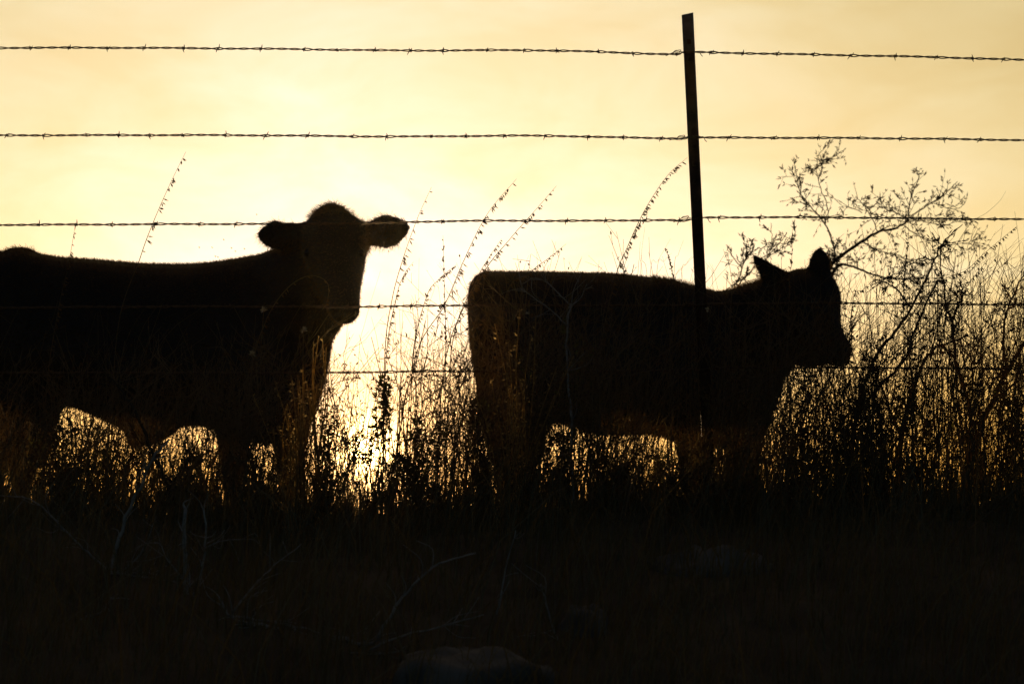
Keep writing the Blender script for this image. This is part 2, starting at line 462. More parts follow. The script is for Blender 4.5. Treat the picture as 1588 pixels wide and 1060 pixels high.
A2 = 11.95
def cow_right(mb):
    trunk(mb, A2, [
        (729, 470, 505, .05), (731, 447, 540, .11), (738, 434, 575, .17), (750, 425, 605, .22), (768, 421, 630, .25), (800, 421, 648, .28),
        (830, 421, 652, .30), (870, 422, 656, .33), (910, 423, 668, .35), (950, 424, 674, .35), (1000, 429, 672, .33), (1040, 434, 680, .31),
        (1080, 445, 690, .29), (1120, 453, 694, .27), (1155, 462, 684, .22), (1180, 490, 665, .15), (1196, 530, 640, .07), (1200, 555, 615, .03)])
    # haunch
    limb(mb, [(775, 470, A2, .10, .16), (785, 540, A2, .11, .20), (800, 600, A2, .115, .2), (810, 645, A2, .10, .2)])
    # neck
    limb(mb, [(1090, 560, A2, .30, .22), (1135, 540, A2, .265, .19), (1180, 515, A2 - .05, .215, .15), (1215, 495, A2 - .12, .175, .12), (1240, 480, A2 - .17, .13, .11)])
    limb(mb, [(1180, 555, A2, .12, .12), (1172, 610, A2, .10, .13), (1160, 660, A2, .08, .14)])
    limb(mb, [(1130, 466, A2, .045, .07), (1165, 458, A2, .05, .07), (1195, 447, A2 - .06, .05, .06), (1220, 445, A2 - .1, .06, .06)])
    # head
    limb(mb, [(1222, 432, A2 - .14, .040, .05), (1236, 442, A2 - .16, .085, .09), (1247, 462, A2 - .19, .130, .12), (1256, 487, A2 - .22, .132, .125),
              (1268, 512, A2 - .27, .105, .11), (1284, 532, A2 - .32, .080, .085), (1298, 544, A2 - .36, .066, .07), (1308, 549, A2 - .39, .048, .06), (1316, 552, A2 - .40, .020, .03)], n=20)
    limb(mb, [(1225, 520, A2 - .15, .12, .10), (1250, 545, A2 - .22, .065, .08), (1275, 553, A2 - .29, .032, .05)])
    # brow
    limb(mb, [(1262, 430, A2 - .17, .05, .06), (1278, 440, A2 - .19, .048, .06), (1290, 462, A2 - .21, .040, .06), (1291, 485, A2 - .24, .030, .05)])
    # ears
    limb(mb, [(1222, 448, A2 - .15, .05, .03), (1204, 434, A2 - .15, .056, .022), (1188, 418, A2 - .145, .041, .016), (1175, 404, A2 - .14, .023, .012), (1166, 393, A2 - .135, .006, .006)])
    limb(mb, [(1270, 436, A2 - .20, .040, .03), (1271, 418, A2 - .20, .049, .022), (1271, 402, A2 - .20, .045, .018), (1270, 391, A2 - .20, .030, .014), (1270, 384, A2 - .20, .012, .008)])
    # legs
    for px, Y in ((812, A2 - .16), (790, A2 + .15)):
        limb(mb, [(px - 4, 560, Y, .13, .10), (px - 6, 630, Y, .12, .09), (px + 2, 690, Y, .085, .065), (px - 4, 735, Y, .052, .045),
                  (px, 790, Y, .036, .034), (px + 2, 832, Y, .042, .04), (px + 8, 852, Y, .050, .045), (px + 10, 862, Y, .052, .045)])
    for px, Y in ((1078, A2 + .13), (1152, A2 - .13)):
        limb(mb, [(px - 4, 610, Y, .16, .09), (px, 660, Y, .105, .08), (px, 705, Y, .075, .055), (px, 748, Y, .055, .048),
                  (px, 792, Y, .038, .034), (px, 834, Y, .042, .04), (px + 5, 854, Y, .050, .045), (px + 6, 864, Y, .052, .045)])
    # tail
    limb(mb, [(765, 428, A2, .03, .03), (742, 436, A2, .028, .028), (733, 462, A2 - .02, .024, .022), (733, 520, A2 - .02, .018, .018), (743, 590, A2 - .02, .018, .018), (758, 660, A2 - .02, .035, .03), (766, 720, A2 - .02, .012, .012)])

def cow2_len(c):
    L = np.full(len(c), .012)
    x, z = c[:, 0], c[:, 2]
    L = np.where((x > P(1010, 0, A2)[0]) & (x < P(1090, 0, A2)[0]) & (z > P(0, 455, A2)[2]), .024, L)
    L = np.where((x > P(1140, 0, A2)[0]) & (x < P(1215, 0, A2)[0]) & (z > P(0, 470, A2)[2]), .026, L)
    L = np.where((x > P(1235, 0, A2)[0]) & (x < P(1262, 0, A2)[0]) & (z > P(0, 432, A2)[2]), .018, L)
    L = np.where((x < P(760, 0, A2)[0]) & (z > P(0, 480, A2)[2]), .018, L)
    return L

cow('cow', 'black cow on the left with its head turned to the lens and both ears out',
    cow_left, [(P(478, 392, A1 - .36), .018), (P(558, 392, A1 - .37), .018)], 70000, cow1_len, np.array([-.5, 0, -.5]), 3, 'black cattle behind the fence')
cow('cow', 'black cow on the right seen from the side behind the steel post, its head lowered',
    cow_right, [(P(1262, 470, A2 - .33), .018), (P(1299, 470, A2 - .16), .016)], 60000, cow2_len, np.array([-.5, 0, -.5]), 4, 'black cattle behind the fence')

# ------------------------------------------------------------------ fence
FY = 8.82
fence = thing('barbed_wire_fence', (P(1085, 800, FY)[0], FY, 1.68), 'barbed wire fence of five twisted strands on a dark leaning steel post', 'fence')
FO = np.array(fence.location)
def t_post(xb, Y, zt, lean_px=0.0, notch=True):
    """studded steel T post; x at its foot, leaning along x"""
    zb = 1.35
    top = np.array([xb - math.tan(R(2.55)) * (zt - 1.66) if lean_px is None else xb + lean_px, Y, zt]); bot = np.array([xb, Y, zb])
    ax = (top - bot); Ln = np.linalg.norm(ax); ax /= Ln
    rt = np.array([ax[2], 0, -ax[0]]); fw = np.array([0, -1, 0.])
    def box(mb, o, hx, y0, y1, l0, l1, cut=0.0):
        v = []
        for l in (l0, l1):
            for sx in (-1, 1):
                for yy in (y0, y1):
                    ll = l + (cut * (sx + 1) / 2 if l == l1 else 0)
                    v.append(o + rt * hx * sx + fw * yy + ax * ll)
        q = [(0, 1, 3, 2), (4, 6, 7, 5), (0, 4, 5, 1), (2, 3, 7, 6), (0, 2, 6, 4), (1, 5, 7, 3)]
        mb.add(np.array(v) - FO, q)
    body = MB()
    box(body, bot, .0175, 0, .005, 0, Ln - .005, .006)
    box(body, bot + fw * 0, .003, -.030, -.0005, 0, Ln - .012)
    z = .45
    while z < Ln - .05:
        box(body, bot, .006, .0052, .012, z, z + .014); z += .055
    p = body.build('post', M['post'], fence)
    band = MB()
    box(band, bot, .0182, -.001, .0062, Ln - .125, Ln - .003, .006)
    band.build('painted_tip', M['paint'], p)
    return bot, top
PX = P(1086, 460, FY)[0]
zt = P(1066, 22, FY)[2]
b0 = P(1066, 22, FY); b1 = P(1086, 445, FY)
sl = (b0[0] - b1[0]) / (b0[2] - b1[2])
t_post(b1[0] + sl * (1.35 - b1[2]), FY, zt, sl * (zt - 1.35))
t_post(b1[0] - 3.7, FY + .05, zt - .03, .02)
t_post(b1[0] + 3.65, FY - .03, zt - .10, -.03)
t_post(b1[0] - 7.3, FY + .1, zt - .02, -.02)
t_post(b1[0] + 7.2, FY - .03, zt - .12, .04)

WIRES = [
  [(-1100, 90), (-750, 78), (0, 74), (400, 77), (800, 79), (1030, 83.5), (1058, 81), (1076, 80.5), (1100, 81), (1300, 86.5), (1588, 94), (2300, 118), (2880, 112), (4300, 150)],
  [(-1100, 215), (-750, 207), (0, 209.5), (400, 211), (800, 211.5), (1040, 214), (1062, 212), (1082, 212), (1110, 213), (1300, 215), (1588, 218), (2300, 226), (2880, 220), (4300, 240)],
  [(-1100, 350), (-750, 347), (0, 349.5), (400, 347), (640, 344.5), (1000, 341), (1050, 342.5), (1070, 341), (1090, 338.5), (1110, 338), (1300, 338), (1588, 339.5), (2300, 344), (2880, 338), (4300, 345)],
  [(-1100, 480), (-750, 476), (0, 477.5), (400, 475.5), (725, 474), (1060, 473), (1085, 472), (1310, 471), (1588, 472), (2300, 476), (2880, 470), (4300, 475)],
  [(-1100, 582), (-750, 578), (0, 579), (400, 577.5), (740, 576), (1070, 574), (1095, 572), (1310, 570), (1588, 571), (2300, 575), (2880, 570), (4300, 572)],
]
LABW = ['top strand', 'second strand from the top', 'middle strand', 'fourth strand from the top', 'lowest strand']
for wi, ctrl in enumerate(WIRES):
    cp = [P(a, b, FY - .010) for a, b in ctrl]
    cx = np.array([c[0] for c in cp]); cz = np.array([c[2] for c in cp])
    sp = spline(cp, 24)
    xs = np.arange(cx[0], cx[-1], .0045)
    zs = np.interp(xs, sp[:, 0], sp[:, 2])
    # gentle kinks of a hand-strung wire
    ph = rng.uniform(0, 6.28, 3)
    zs = zs + .0018 * np.sin(xs * 5.3 + ph[0] + np.sin(xs * 2.2)) + .0006 * np.sin(xs * 19 + ph[1]) 
    ys = np.full(len(xs), FY - .012)
    rot = 2 * math.pi * xs / .078 + ph[2] + .8 * np.sin(xs * 3.1)
    m = MB()
    rw, off = .0019, .0021
    # barb positions
    barbs = []; x = cx[0] + .04
    while x < cx[-1]:
        barbs.append(x); x += rng.uniform(.098, .142)
    opening = np.zeros(len(xs))
    for b in barbs: opening += np.exp(-((xs - b - .008) / .012) ** 2)
    offv = off * (1 + .65 * np.clip(opening, 0, 1))
    for s in (0, math.pi):
        m.tube(np.stack([xs, ys + offv * np.cos(rot + s), zs + offv * np.sin(rot + s)], axis=1) - FO, rw, n=5)
    wire = m.build('wire', M['wire'], fence, smooth=True)
    for b in barbs:
        if abs(b) > 2.1: continue
        zc = np.interp(b, xs, zs); c = np.array([b, FY - .012, zc]) - FO
        mb = MB()
        # the barb wraps the strand twice and leaves two or four sharp ends
        a = np.linspace(0, 4 * math.pi, 17)
        mb.tube(np.stack([c[0] + (a / (4 * math.pi) - .5) * .007, c[1] + .0045 * np.cos(a), c[2] + .0045 * np.sin(a)], axis=1), .0012, n=4)
        a0 = rng.uniform(0, math.pi)
        for k_ in range(2 if rng.random() < .55 else 4):
            an = math.pi / 2 + a0 * .35 + k_ * math.pi + rng.normal() * .3 + (math.pi / 2 if k_ > 1 else 0)
            tilt = rng.normal() * .35
            ln = rng.uniform(.008, .017)
            d = np.array([math.sin(tilt), math.cos(an) * math.cos(tilt), math.sin(an) * math.cos(tilt)])
            s0 = c + np.array([(-.003 if k_ % 2 else .003), 0, 0])
            mb.tube(np.array([s0 + d * .003, s0 + d * ln * .6, s0 + d * ln]), [.0016, .0014, .0005], n=4)
        mb.build('barb', M['wire'], wire)
    # wire tie that clips the strand to the post
    tm = MB()
    zc = np.interp(b1[0], xs, zs)
    xp = b0[0] + (zc - b0[2]) * sl
    def loop(pts, r=.0011): tm.tube(spline([np.array(q) - FO for q in pts], 4), r, n=4)
    y0 = FY - .014
    loop([(xp - .075, y0, zc - .013 if wi != 1 else zc - .009), (xp - .055, y0 - .004, zc - .004), (xp - .040, y0 + .004, zc + .003), (xp - .022, y0 + .012, zc + .002), (xp, FY + .037, zc + .003),
          (xp + .024, y0 + .012, zc + .003), (xp + .030, y0 - .004, zc + .001), (xp + .036, y0 + .003, zc - .008), (xp + .041, y0, zc - .014)])
    loop([(xp - .060, y0 + .004, zc - .006), (xp - .038, y0 + .004, zc - .008), (xp - .031, y0 - .004, zc), (xp - .027, y0, zc + .006), (xp - .043, y0 + .003, zc + .005), (xp - .05, y0, zc)])
    tm.build('wire_tie', M['wire'], wire)

# ------------------------------------------------------------------ traced grass stalks with hanging spikelets
def nrm(v): return v / max(np.linalg.norm(v), 1e-9)
def stalk(ctrl, Y, start, label, density=1.0, slen=.022, one_side=1, r=.0012, thick=1.0, upright=False):
    pts = [P(a, b, Y) for a, b in ctrl]
    g = pts[0].copy(); g[0] -= .25 * (pts[1][0] - pts[0][0]); g[2] = float(ground_z(g[0], Y)) - .01
    root = thing('seed_grass', (g[0], Y, g[2]), label, 'grass stalk', 'tall grass stalks with hanging seeds')
    o = np.array(root.location)
    path = spline([g] + pts, 8)
    path[:, 1] += .03 * np.sin(np.linspace(0, 3, len(path)))
    k = len(path)
    m = MB(); m.tube(path - o, np.linspace(r * 1.5, r * .35, k), n=4); m.build('stem', M['straw'], root)
    seg = np.linalg.norm(np.diff(path, axis=0), axis=1); cum = np.concatenate([[0], np.cumsum(seg)])
    tot = cum[-1]; s = tot * start
    h = MB()
    while s < tot * .995:
        p = np.array([np.interp(s, cum, path[:, q]) for q in range(3)])
        i_ = min(np.searchsorted(cum, s), k - 1); t = nrm(path[i_] - path[i_ - 1])
        f = (s / tot - start) / (1 - start)
        if not upright:
            d = nrm(np.array([.55 * one_side, rng.normal() * .25, -.75]) + t * rng.uniform(-.2, .5) + rng.normal(size=3) * .15)
        else:
            d = nrm(t * .9 + np.array([rng.normal() * .5, rng.normal() * .4, 0]))
        L = slen * 1.25 * rng.uniform(.55, 1.2) * (1 - .45 * f)
        for _ in range(1 + (rng.random() < .5) * 1):
            h.pod(p - o + rng.normal(size=3) * .0012, nrm(d + rng.normal(size=3) * .22), L, .0048 * thick)
        s += rng.choice([.006, .014, .034]) * rng.uniform(.8, 1.5) / density * (1 - .3 * f) * (1 + 1.6 * (f < .35) * rng.random())
    h.build('seed_head', M['seed'], root)
    return root

ST = [
 ([(180, 520), (215, 400), (235, 345), (262, 285), (288, 235)], 8.7, .66, 'tall seed grass stalk rising above the left cow\'s back to below the second wire', 1.0, .020),
 ([(70, 610), (86, 490), (104, 410), (116, 352)], 8.9, .35, 'short pale seed grass stalk before the left cow\'s rump near the picture edge', 1.2, .018),
 ([(596, 560), (607, 465), (626, 395), (648, 335), (669, 290)], 8.7, .52, 'seed grass stalk just right of the left cow\'s outer ear', 1.1, .024),
 ([(640, 570), (690, 470), (720, 400), (756, 330), (801, 277)], 8.8, .42, 'long seed grass stalk between the two cows, left of the pair crossing the middle wire', 1.4, .022),
 ([(690, 560), (745, 430), (790, 370), (830, 325), (863, 288)], 8.9, .42, 'long seed grass stalk over the right cow\'s rump, crossing the middle wire', 1.3, .022),
 ([(700, 540), (738, 435), (757, 400), (778, 370)], 9.4, .66, 'short dense seed grass stalk touching the right cow\'s rump', 2.0, .018),
 ([(780, 480), (822, 422), (850, 400), (878, 378)], 9.5, .50, 'small slanted seed grass stalk lying over the right cow\'s back', 2.0, .016),
 ([(930, 560), (955, 430), (972, 385), (1000, 325), (1035, 272), (1066, 244)], 8.7, .45, 'long arched seed grass stalk whose tip touches the steel post', 2.3, .021),
 ([(598, 560), (614, 460), (626, 425), (641, 406)], 9.2, .60, 'short seed grass stalk by the fourth wire under the left cow\'s ear', 1.8, .016),
 ([(640, 560), (660, 462), (680, 432), (708, 410)], 9.3, .55, 'bent seed grass stalk leaning over the fourth wire in the gap between the cows', 1.9, .016),
 ([(1455, 470), (1464, 434), (1500, 418), (1530, 390), (1578, 350)], 8.9, .45, 'long seed grass stalk at the right picture edge under the middle wire', 1.9, .020),
 ([(1478, 520), (1498, 452), (1515, 425), (1533, 402)], 9.1, .62, 'short seed grass stalk at the right edge below a longer slanting one', 2.0, .018),
 ([(1318, 560), (1325, 462), (1340, 448), (1358, 430)], 9.0, .6, 'small seed grass stalk beside the right cow\'s forehead', 2.0, .018),
 ([(388, 590), (410, 500), (442, 448), (478, 426), (506, 436), (508, 462), (500, 480)], 8.6, .50, 'hooked seed grass stalk drooping in front of the left cow\'s cheek', 1.0, .016),
]
for i_, a in enumerate(ST):
    stalk(a[0], a[1], a[2], a[3], a[4], a[5])
stalk([(690, 600), (691, 520), (689, 450), (687, 365)], 8.75, .45, 'upright seed grass stalk standing alone between the two cows', 1.5, .014, upright=True, thick=1.1)
stalk([(1222, 560), (1226, 440), (1229, 400), (1229, 355)], 9.0, .62, 'upright seed grass stalk between the right cow\'s ears', 2.0, .014, upright=True)
stalk([(1404, 560), (1403, 470), (1405, 420), (1409, 360)], 9.0, .55, 'upright seed grass stalk under the bush at the right', 2.0, .014, upright=True)
stalk([(1062, 520), (1045, 430), (1040, 405), (1031, 384)], 9.0, .70, 'short brown seed grass stalk just left of the steel post', 3.2, .012, upright=True, thick=1.3)

# ------------------------------------------------------------------ the pod-bearing bush at the right
def twig(mbt, mbp, p, d, L, r, level, pods=True, curl=.3, ymul=.6):
    """one twig with side twigs; pods sit at its tips and along it"""
    k = 5; pts = [p]; dd = nrm(d)
    for j in range(k):
        dd = nrm(dd + rng.normal(size=3) * np.array([curl, curl * ymul, curl]) * .55)
        pts.append(pts[-1] + dd * L / k)
    pts = np.array(pts)
    mbt.tube(pts, np.linspace(r, r * .45, k + 1), n=4)
    if level > 0:
        for j in range(rng.integers(2, 4)):
            i = rng.integers(1, k + 1)
            nd = nrm(dd + rng.normal(size=3) * np.array([.9, .5, .9]))
            twig(mbt, mbp, pts[i], nd, L * rng.uniform(.35, .65), r * .6, level - 1, pods, curl)
    if pods:
        for j in range(1, k + 1):
            if rng.random() < (.95 if j == k else .34):
                for _ in range(rng.integers(1, 3)):
                    nd = nrm(dd + rng.normal(size=3) * .55)
                    mbp.pod(pts[j], nd, rng.uniform(.014, .030), rng.uniform(.0045, .0075))
    return pts[-1]

BY = 12.9
def bush(name, label, cat, limbs, Y, r0, dens, L=.085, group=None, pods=True, tmat='twig', pmat='pod'):
    base = P(*limbs[0][0], Y)
    base[2] = float(ground_z(base[0], Y))
    root = thing(name, base, label, cat, group)
    o = np.array(root.location)
    tm, pm = MB(), MB()
    for li, (lm, ra, rb) in enumerate([(l[:-2], l[-2], l[-1]) for l in limbs]):
        off = np.cumsum(rng.normal(size=len(lm)) * .03); off -= off[0]
        pts = [P(a, b, Y + (dy if li else dy)) for (a, b), dy in zip(lm, off)]
        if li == 0: pts = [base - np.array([0, 0, .03])] + pts[1:]
        path = spline(pts, 5) - o
        m = MB(); k = len(path)
        jit = rng.normal(size=(k, 3)) * .0022; jit[0] = 0
        path = path + jit
        m.tube(path, np.linspace(ra, rb, k), n=6)
        m.build('branch', M[tmat], root, smooth=True)
        seg = np.linalg.norm(np.diff(path, axis=0), axis=1).sum()
        if ra > .012 and li == 0: lo = k // 2
        else: lo = 1
        nt_ = int(seg * dens)
        for _ in range(nt_):
            i = rng.integers(lo, k)
            t = nrm(path[i] - path[i - 1])
            d = nrm(t * .7 + rng.normal(size=3) * np.array([.8, .4, .8]) + np.array([0, 0, .25]))
            twig(tm, pm, path[i], d, L * rng.uniform(.35, 1.1), .0015, 1 if rng.random() < .5 else 0, pods, .2)
    tag(tm.build('twigs', M[tmat], root), kind='stuff')
    if pods: tag(pm.build('seed_pods', M[pmat], root), kind='stuff')
    return root

bush('dry_bush', 'dry bush with small pods reaching over the right cow\'s head', 'bush', [
  [(1165, 800), (1180, 640), (1230, 520), (1275, 445), (1291, 408), .013, .007],
  [(1291, 408), (1305, 396), (1337, 374), (1362, 360), (1391, 353), (1409, 340), .0085, .0042],
  [(1280, 440), (1300, 411), (1324, 414), (1362, 428), (1400, 432), (1436, 428), .0085, .0012],
  [(1295, 402), (1290, 370), (1277, 345), (1258, 322), (1244, 308), (1237, 281), (1234, 268), .0040, .0016],
  [(1284, 345), (1284, 324), (1273, 292), (1266, 262), (1270, 236), .0028, .0014],
  [(1267, 260), (1282, 250), (1298, 241), .0022, .0014],
  [(1409, 340), (1411, 315), (1418, 292), (1426, 274), .0034, .0015],
  [(1411, 338), (1432, 322), (1451, 311), (1470, 297), (1484, 281), .0032, .0014],
  [(1449, 315), (1468, 322), (1484, 324), (1497, 314), .0022, .0013],
  [(1409, 338), (1390, 330), (1370, 322), (1366, 306), .0026, .0014],
  [(1362, 360), (1350, 335), (1338, 318), (1327, 304), .0026, .0014],
  [(1337, 330), (1320, 322), (1304, 318), .0020, .0013],
  [(1402, 350), (1418, 362), (1434, 370), (1458, 378), (1490, 378), (1510, 373), .0026, .0013],
  [(1337, 374), (1360, 388), (1380, 392), (1400, 398), (1420, 415), .0028, .0013],
  [(1413, 340), (1440, 345), (1470, 348), (1500, 338), .0024, .0013],
  ], BY, .013, 56)
bush('dry_bush', 'tall dark-stemmed bush standing right of the right cow\'s muzzle', 'bush', [
  [(1318, 800), (1325, 660), (1355, 560), (1388, 514), (1413, 476), (1449, 404), (1463, 376), (1492, 346), .0082, .0014],
  [(1330, 640), (1362, 600), (1400, 560), (1424, 500), (1450, 440), (1463, 436), .0065, .0025],
  [(1413, 476), (1392, 450), (1372, 438), (1350, 440), .004, .0015],
  [(1449, 404), (1432, 400), (1410, 410), (1392, 425), .003, .0014],
  [(1463, 436), (1458, 410), (1460, 385), (1467, 372), .0032, .0015],
  ], 10.3, .012, 26, L=.07)
bush('dry_bush', 'low sprig of a dry bush rising between the post and the right cow\'s ear', 'bush', [
  [(1120, 800), (1128, 600), (1135, 470), (1151, 417), (1162, 388), .006, .0015],
  [(1140, 450), (1158, 425), (1186, 402), (1215, 370), .003, .0013],
  [(1151, 417), (1135, 395), (1125, 380), .0026, .0013],
  [(1140, 440), (1165, 420), (1178, 388), .0026, .0013],
  [(1190, 400), (1208, 388), (1228, 376), .0026, .0013],
  [(1195, 396), (1197, 370), (1195, 345), .0022, .0013],
  [(1222, 378), (1232, 360), (1230, 344), .0022, .0013],
  ], 12.6, .006, 27, L=.06)
bush('dry_bush', 'thin bush with thick slanting stems at the right picture edge', 'bush', [
  [(1490, 800), (1512, 690), (1540, 620), (1561, 577), (1590, 530), (1640, 470), (1660, 430), .012, .003],
  [(1512, 690), (1500, 620), (1482, 560), (1476, 500), (1466, 470), (1463, 436), .008, .003],
  [(1561, 577), (1556, 520), (1566, 470), (1580, 440), (1588, 420), .005, .0018],
  [(1540, 620), (1580, 590), (1625, 560), .005, .002],
  [(1478, 500), (1485, 475), (1497, 452), .0035, .0015],
  ], 9.7, .012, 24, L=.07)
bush('dry_bush', 'dark leaning bush stem behind the thicket under the right cow\'s muzzle', 'bush', [
  [(1385, 800), (1398, 680), (1412, 620), (1426, 578), (1444, 545), (1500, 520), .010, .003],
  [(1398, 680), (1370, 610), (1352, 560), .006, .002],
  [(1420, 600), (1410, 560), (1418, 520), .005, .002],
  ], 10.0, .010, 28, L=.07)

# ------------------------------------------------------------------ leafy weeds that read as dark clumps
def weed(label, px, ytop, Y, width, leaves, narrow=.5, group='dark leafy weeds in the thicket', leafL=.022, mt='weedleaf', fmin=.1, ns=4, fan=1.0, lsp=1.0):
    t = P(px, ytop, Y); b = P(px + rng.normal() * 4, 800, Y); b[2] = float(ground_z(b[0], Y)) - .01
    root = thing('leafy_weed', b, label, 'weed', group)
    o = np.array(root.location); H = t[2] - b[2]
    sm, lm = MB(), MB()
    hw = width / FPX * Y / 2 * rng.uniform(1, 1.3)
    for s_ in range(ns):
        dx = rng.normal() * hw * .9 * fan; top = t + np.array([dx, rng.normal() * hw * .5, -abs(rng.normal()) * H * .25])
        if s_ == 0: top = t
        path = spline([b, b + (top - b) * .35 * np.array([.5, .5, 1]) + rng.normal(size=3) * .01, b + (top - b) * .7 * np.array([.85, .85, 1]) + rng.normal(size=3) * .012, top], 4)
        sm.tube(path - o, np.linspace(.0026, .001, len(path)), n=4)
        for _ in range(leaves // ns):
            f = fmin + (1 - fmin) * rng.random() ** .8; i = f * (len(path) - 1); p = path[int(i)] + (path[min(int(i) + 1, len(path) - 1)] - path[int(i)]) * (i % 1)
            spread = hw * (1 - f ** 1.5 * .85) * (.75 + .35 * math.sin(f * 17 + s_ * 2)) * rng.uniform(.1, 1) * lsp
            d = nrm(np.array([rng.normal(), rng.normal(), rng.uniform(.0, .8)]))
            q = p + d * spread * .7
            if spread > .02: sm.tube(np.array([p, q]) - o, [.0011, .0007], n=3, cap=False)
            lm.leaf(q - o, nrm(d + rng.normal(size=3) * .5), leafL * rng.uniform(.6, 1.4), leafL * .45 * rng.uniform(.7, 1.3))
    sm.build('stem', M['twig' if mt == 'weedleaf' else 'gold'], root)
    lm.build('leaves', M[mt], root)
WD = [
 ('narrow dark spire-like weed standing just right of the setting sun', 594, 584, 9.0, 22, 280, .6),
 ('broad dark weed clump right of the narrow spire in the gap between the cows', 648, 650, 9.0, 66, 640, .6),
 ('dark weed under the fourth wire before the right cow\'s hind leg', 745, 610, 9.2, 40, 260, .4),
 ('leafy weed close behind the left cow\'s chest and low by the sun', 510, 600, 9.1, 34, 150, .3),
 ('dark leafy weed filling the gap under the left cow\'s flank', 112, 655, 9.0, 90, 520, .3),
 ('dark leafy weed by the left cow\'s navel', 158, 690, 9.1, 60, 280, .3),
 ('dark weed under the right cow\'s belly beside its hind leg', 868, 672, 9.1, 55, 260, .3),
 ('dark weed in the middle of the gap under the right cow\'s belly', 968, 722, 9.0, 60, 330, .3),
 ('dark weed before the right cow\'s chest under its muzzle', 1248, 575, 9.1, 34, 200, .3),
 ('dark round weed head in the thicket below the right cow\'s muzzle', 1352, 615, 9.1, 60, 330, .2),
 ('dark leafy weed right of the round weed head in the thicket', 1428, 540, 9.0, 50, 240, .3),
 ('dark weed near the right picture edge', 1560, 560, 9.2, 70, 260, .3),
 ('dark bushy weed under the left cow\'s belly just before its foreleg', 305, 705, 9.1, 70, 240, .3),
 ('low dark weed in the narrow gap between the left cow\'s forelegs', 402, 725, 9.0, 34, 160, .3),
 ('tall dark weed at the right edge of the gap under the right cow\'s belly', 1018, 700, 9.1, 40, 220, .3),
 ('greenish leafy weed in front of the right cow\'s flank', 884, 462, 8.6, 60, 150, .1),
 ('leafy weed with dark tuft before the right cow\'s foreleg', 1300, 690, 8.9, 80, 330, .2),
]
for a in [  # weeds added for the sunlit glow before the cows, golden by material
 ('pale dry bushy weed glowing gold before the left cow\'s foreleg', 470, 565, 8.15, 70, 420, .2),
 ('tall pale dry weed glowing gold at the left cow\'s brisket', 494, 520, 8.3, 30, 150, .2),
 ('small dry weed with golden sun glow in its colour low beside the sun', 446, 640, 8.1, 60, 260, .2),
 ('pale dry bushy weed glowing gold over the right cow\'s thigh', 806, 478, 8.2, 80, 420, .2),
 ('lower pale dry weed glowing gold over the right cow\'s hind leg', 786, 560, 8.15, 70, 320, .2),
 ]: weed(a[0], a[1], a[2], a[3], a[4], a[5], a[6], group='dry weeds with sun glow in their colour', leafL=.0095, mt='gold', ns=13, fan=1.1, lsp=.45)
for a in WD: weed(a[0], a[1], a[2], a[3], a[4], a[5], a[6], fmin=.52 if a[1] == 594 else .1)

# ------------------------------------------------------------------ bare branches in front
def bare(name, label, limbs, Y, cat='branch', mt='grey', rooted=True, fluff=()):
    p0 = P(*limbs[0][0][0], Y)
    gz = float(ground_z(p0[0], Y))
    p0[2] = gz if rooted else p0[2]
    root = thing(name, p0, label, cat, 'bare dead branches')
    o = np.array(root.location)
    for li, (lm, ra, rb) in enumerate(limbs):
        dy = np.cumsum(rng.normal(size=len(lm)) * .02); dy -= dy[0]
        pts = [P(a, b, Y + d) for (a, b), d in zip(lm, dy)]
        for q in pts: q[2] = max(q[2], float(ground_z(q[0], q[1])) + .004)
        if li == 0 and rooted: pts = [p0 - np.array([0, 0, .02])] + pts[1:]
        path = spline(pts, 5)
        path[1:-1] += rng.normal(size=(len(path) - 2, 3)) * ra * .35
        m = MB(); m.tube(path - o, np.linspace(ra, rb, len(path)), n=6)
        for _ in range(int(3 + len(path) * .35)):
            i = rng.integers(2, len(path)); t = nrm(path[i] - path[i - 1])
            d = nrm(t + rng.normal(size=3) * np.array([.7, .3, .7])); L_ = rng.uniform(.03, .11)
            m.tube(spline([path[i] - o, path[i] - o + d * L_ * .5 + rng.normal(size=3) * .004, path[i] - o + nrm(d + rng.normal(size=3) * .3) * L_], 3), np.linspace(rb * .8, .0005, 7 if False else 4 + 3)[:len(spline([np.zeros(3), np.ones(3), np.ones(3) * 2], 3))], n=4)
        m.build('branch', M[mt], root, smooth=True)
    for (a, b) in fluff:
        fm = MB()
        for _ in range(9): fm.leaf(P(a, b, Y) - o, rng.normal(size=3) + np.array([0, 0, .5]), .010, .005)
        fm.build('fluff', M['fluff'], root)
    return root
bare('bare_sapling', 'grey leafless sapling with forked top in front of the right cow\'s flank', [
  ([(890, 800), (886, 700), (886, 640), (879, 560), (880, 500), (886, 474)], .0042, .0024),
  ([(886, 474), (866, 455), (848, 438), (828, 431), (810, 440)], .0024, .001),
  ([(880, 505), (858, 484), (830, 463), (806, 446)], .0022, .001),
  ([(882, 476), (900, 462), (910, 440)], .0018, .0008)], 8.5, 'sapling', fluff=((817, 486), (1096, 480)))
bare('bare_sapling', 'leaning grey sapling crossing the light under the left cow\'s belly', [
  ([(172, 1000), (172, 905), (178, 860), (190, 812), (212, 765), (238, 712), (262, 680)], .0065, .0028),
  ([(173, 905), (150, 868), (113, 835), (70, 790), (40, 772), (0, 768)], .0032, .0012),
  ([(180, 905), (206, 925), (233, 948), (262, 962)], .0030, .0012),
  ([(184, 915), (205, 960), (227, 1003), (242, 1045)], .0036, .0015),
  ([(190, 885), (220, 855), (242, 800)], .0022, .0010)], 7.55, 'sapling')
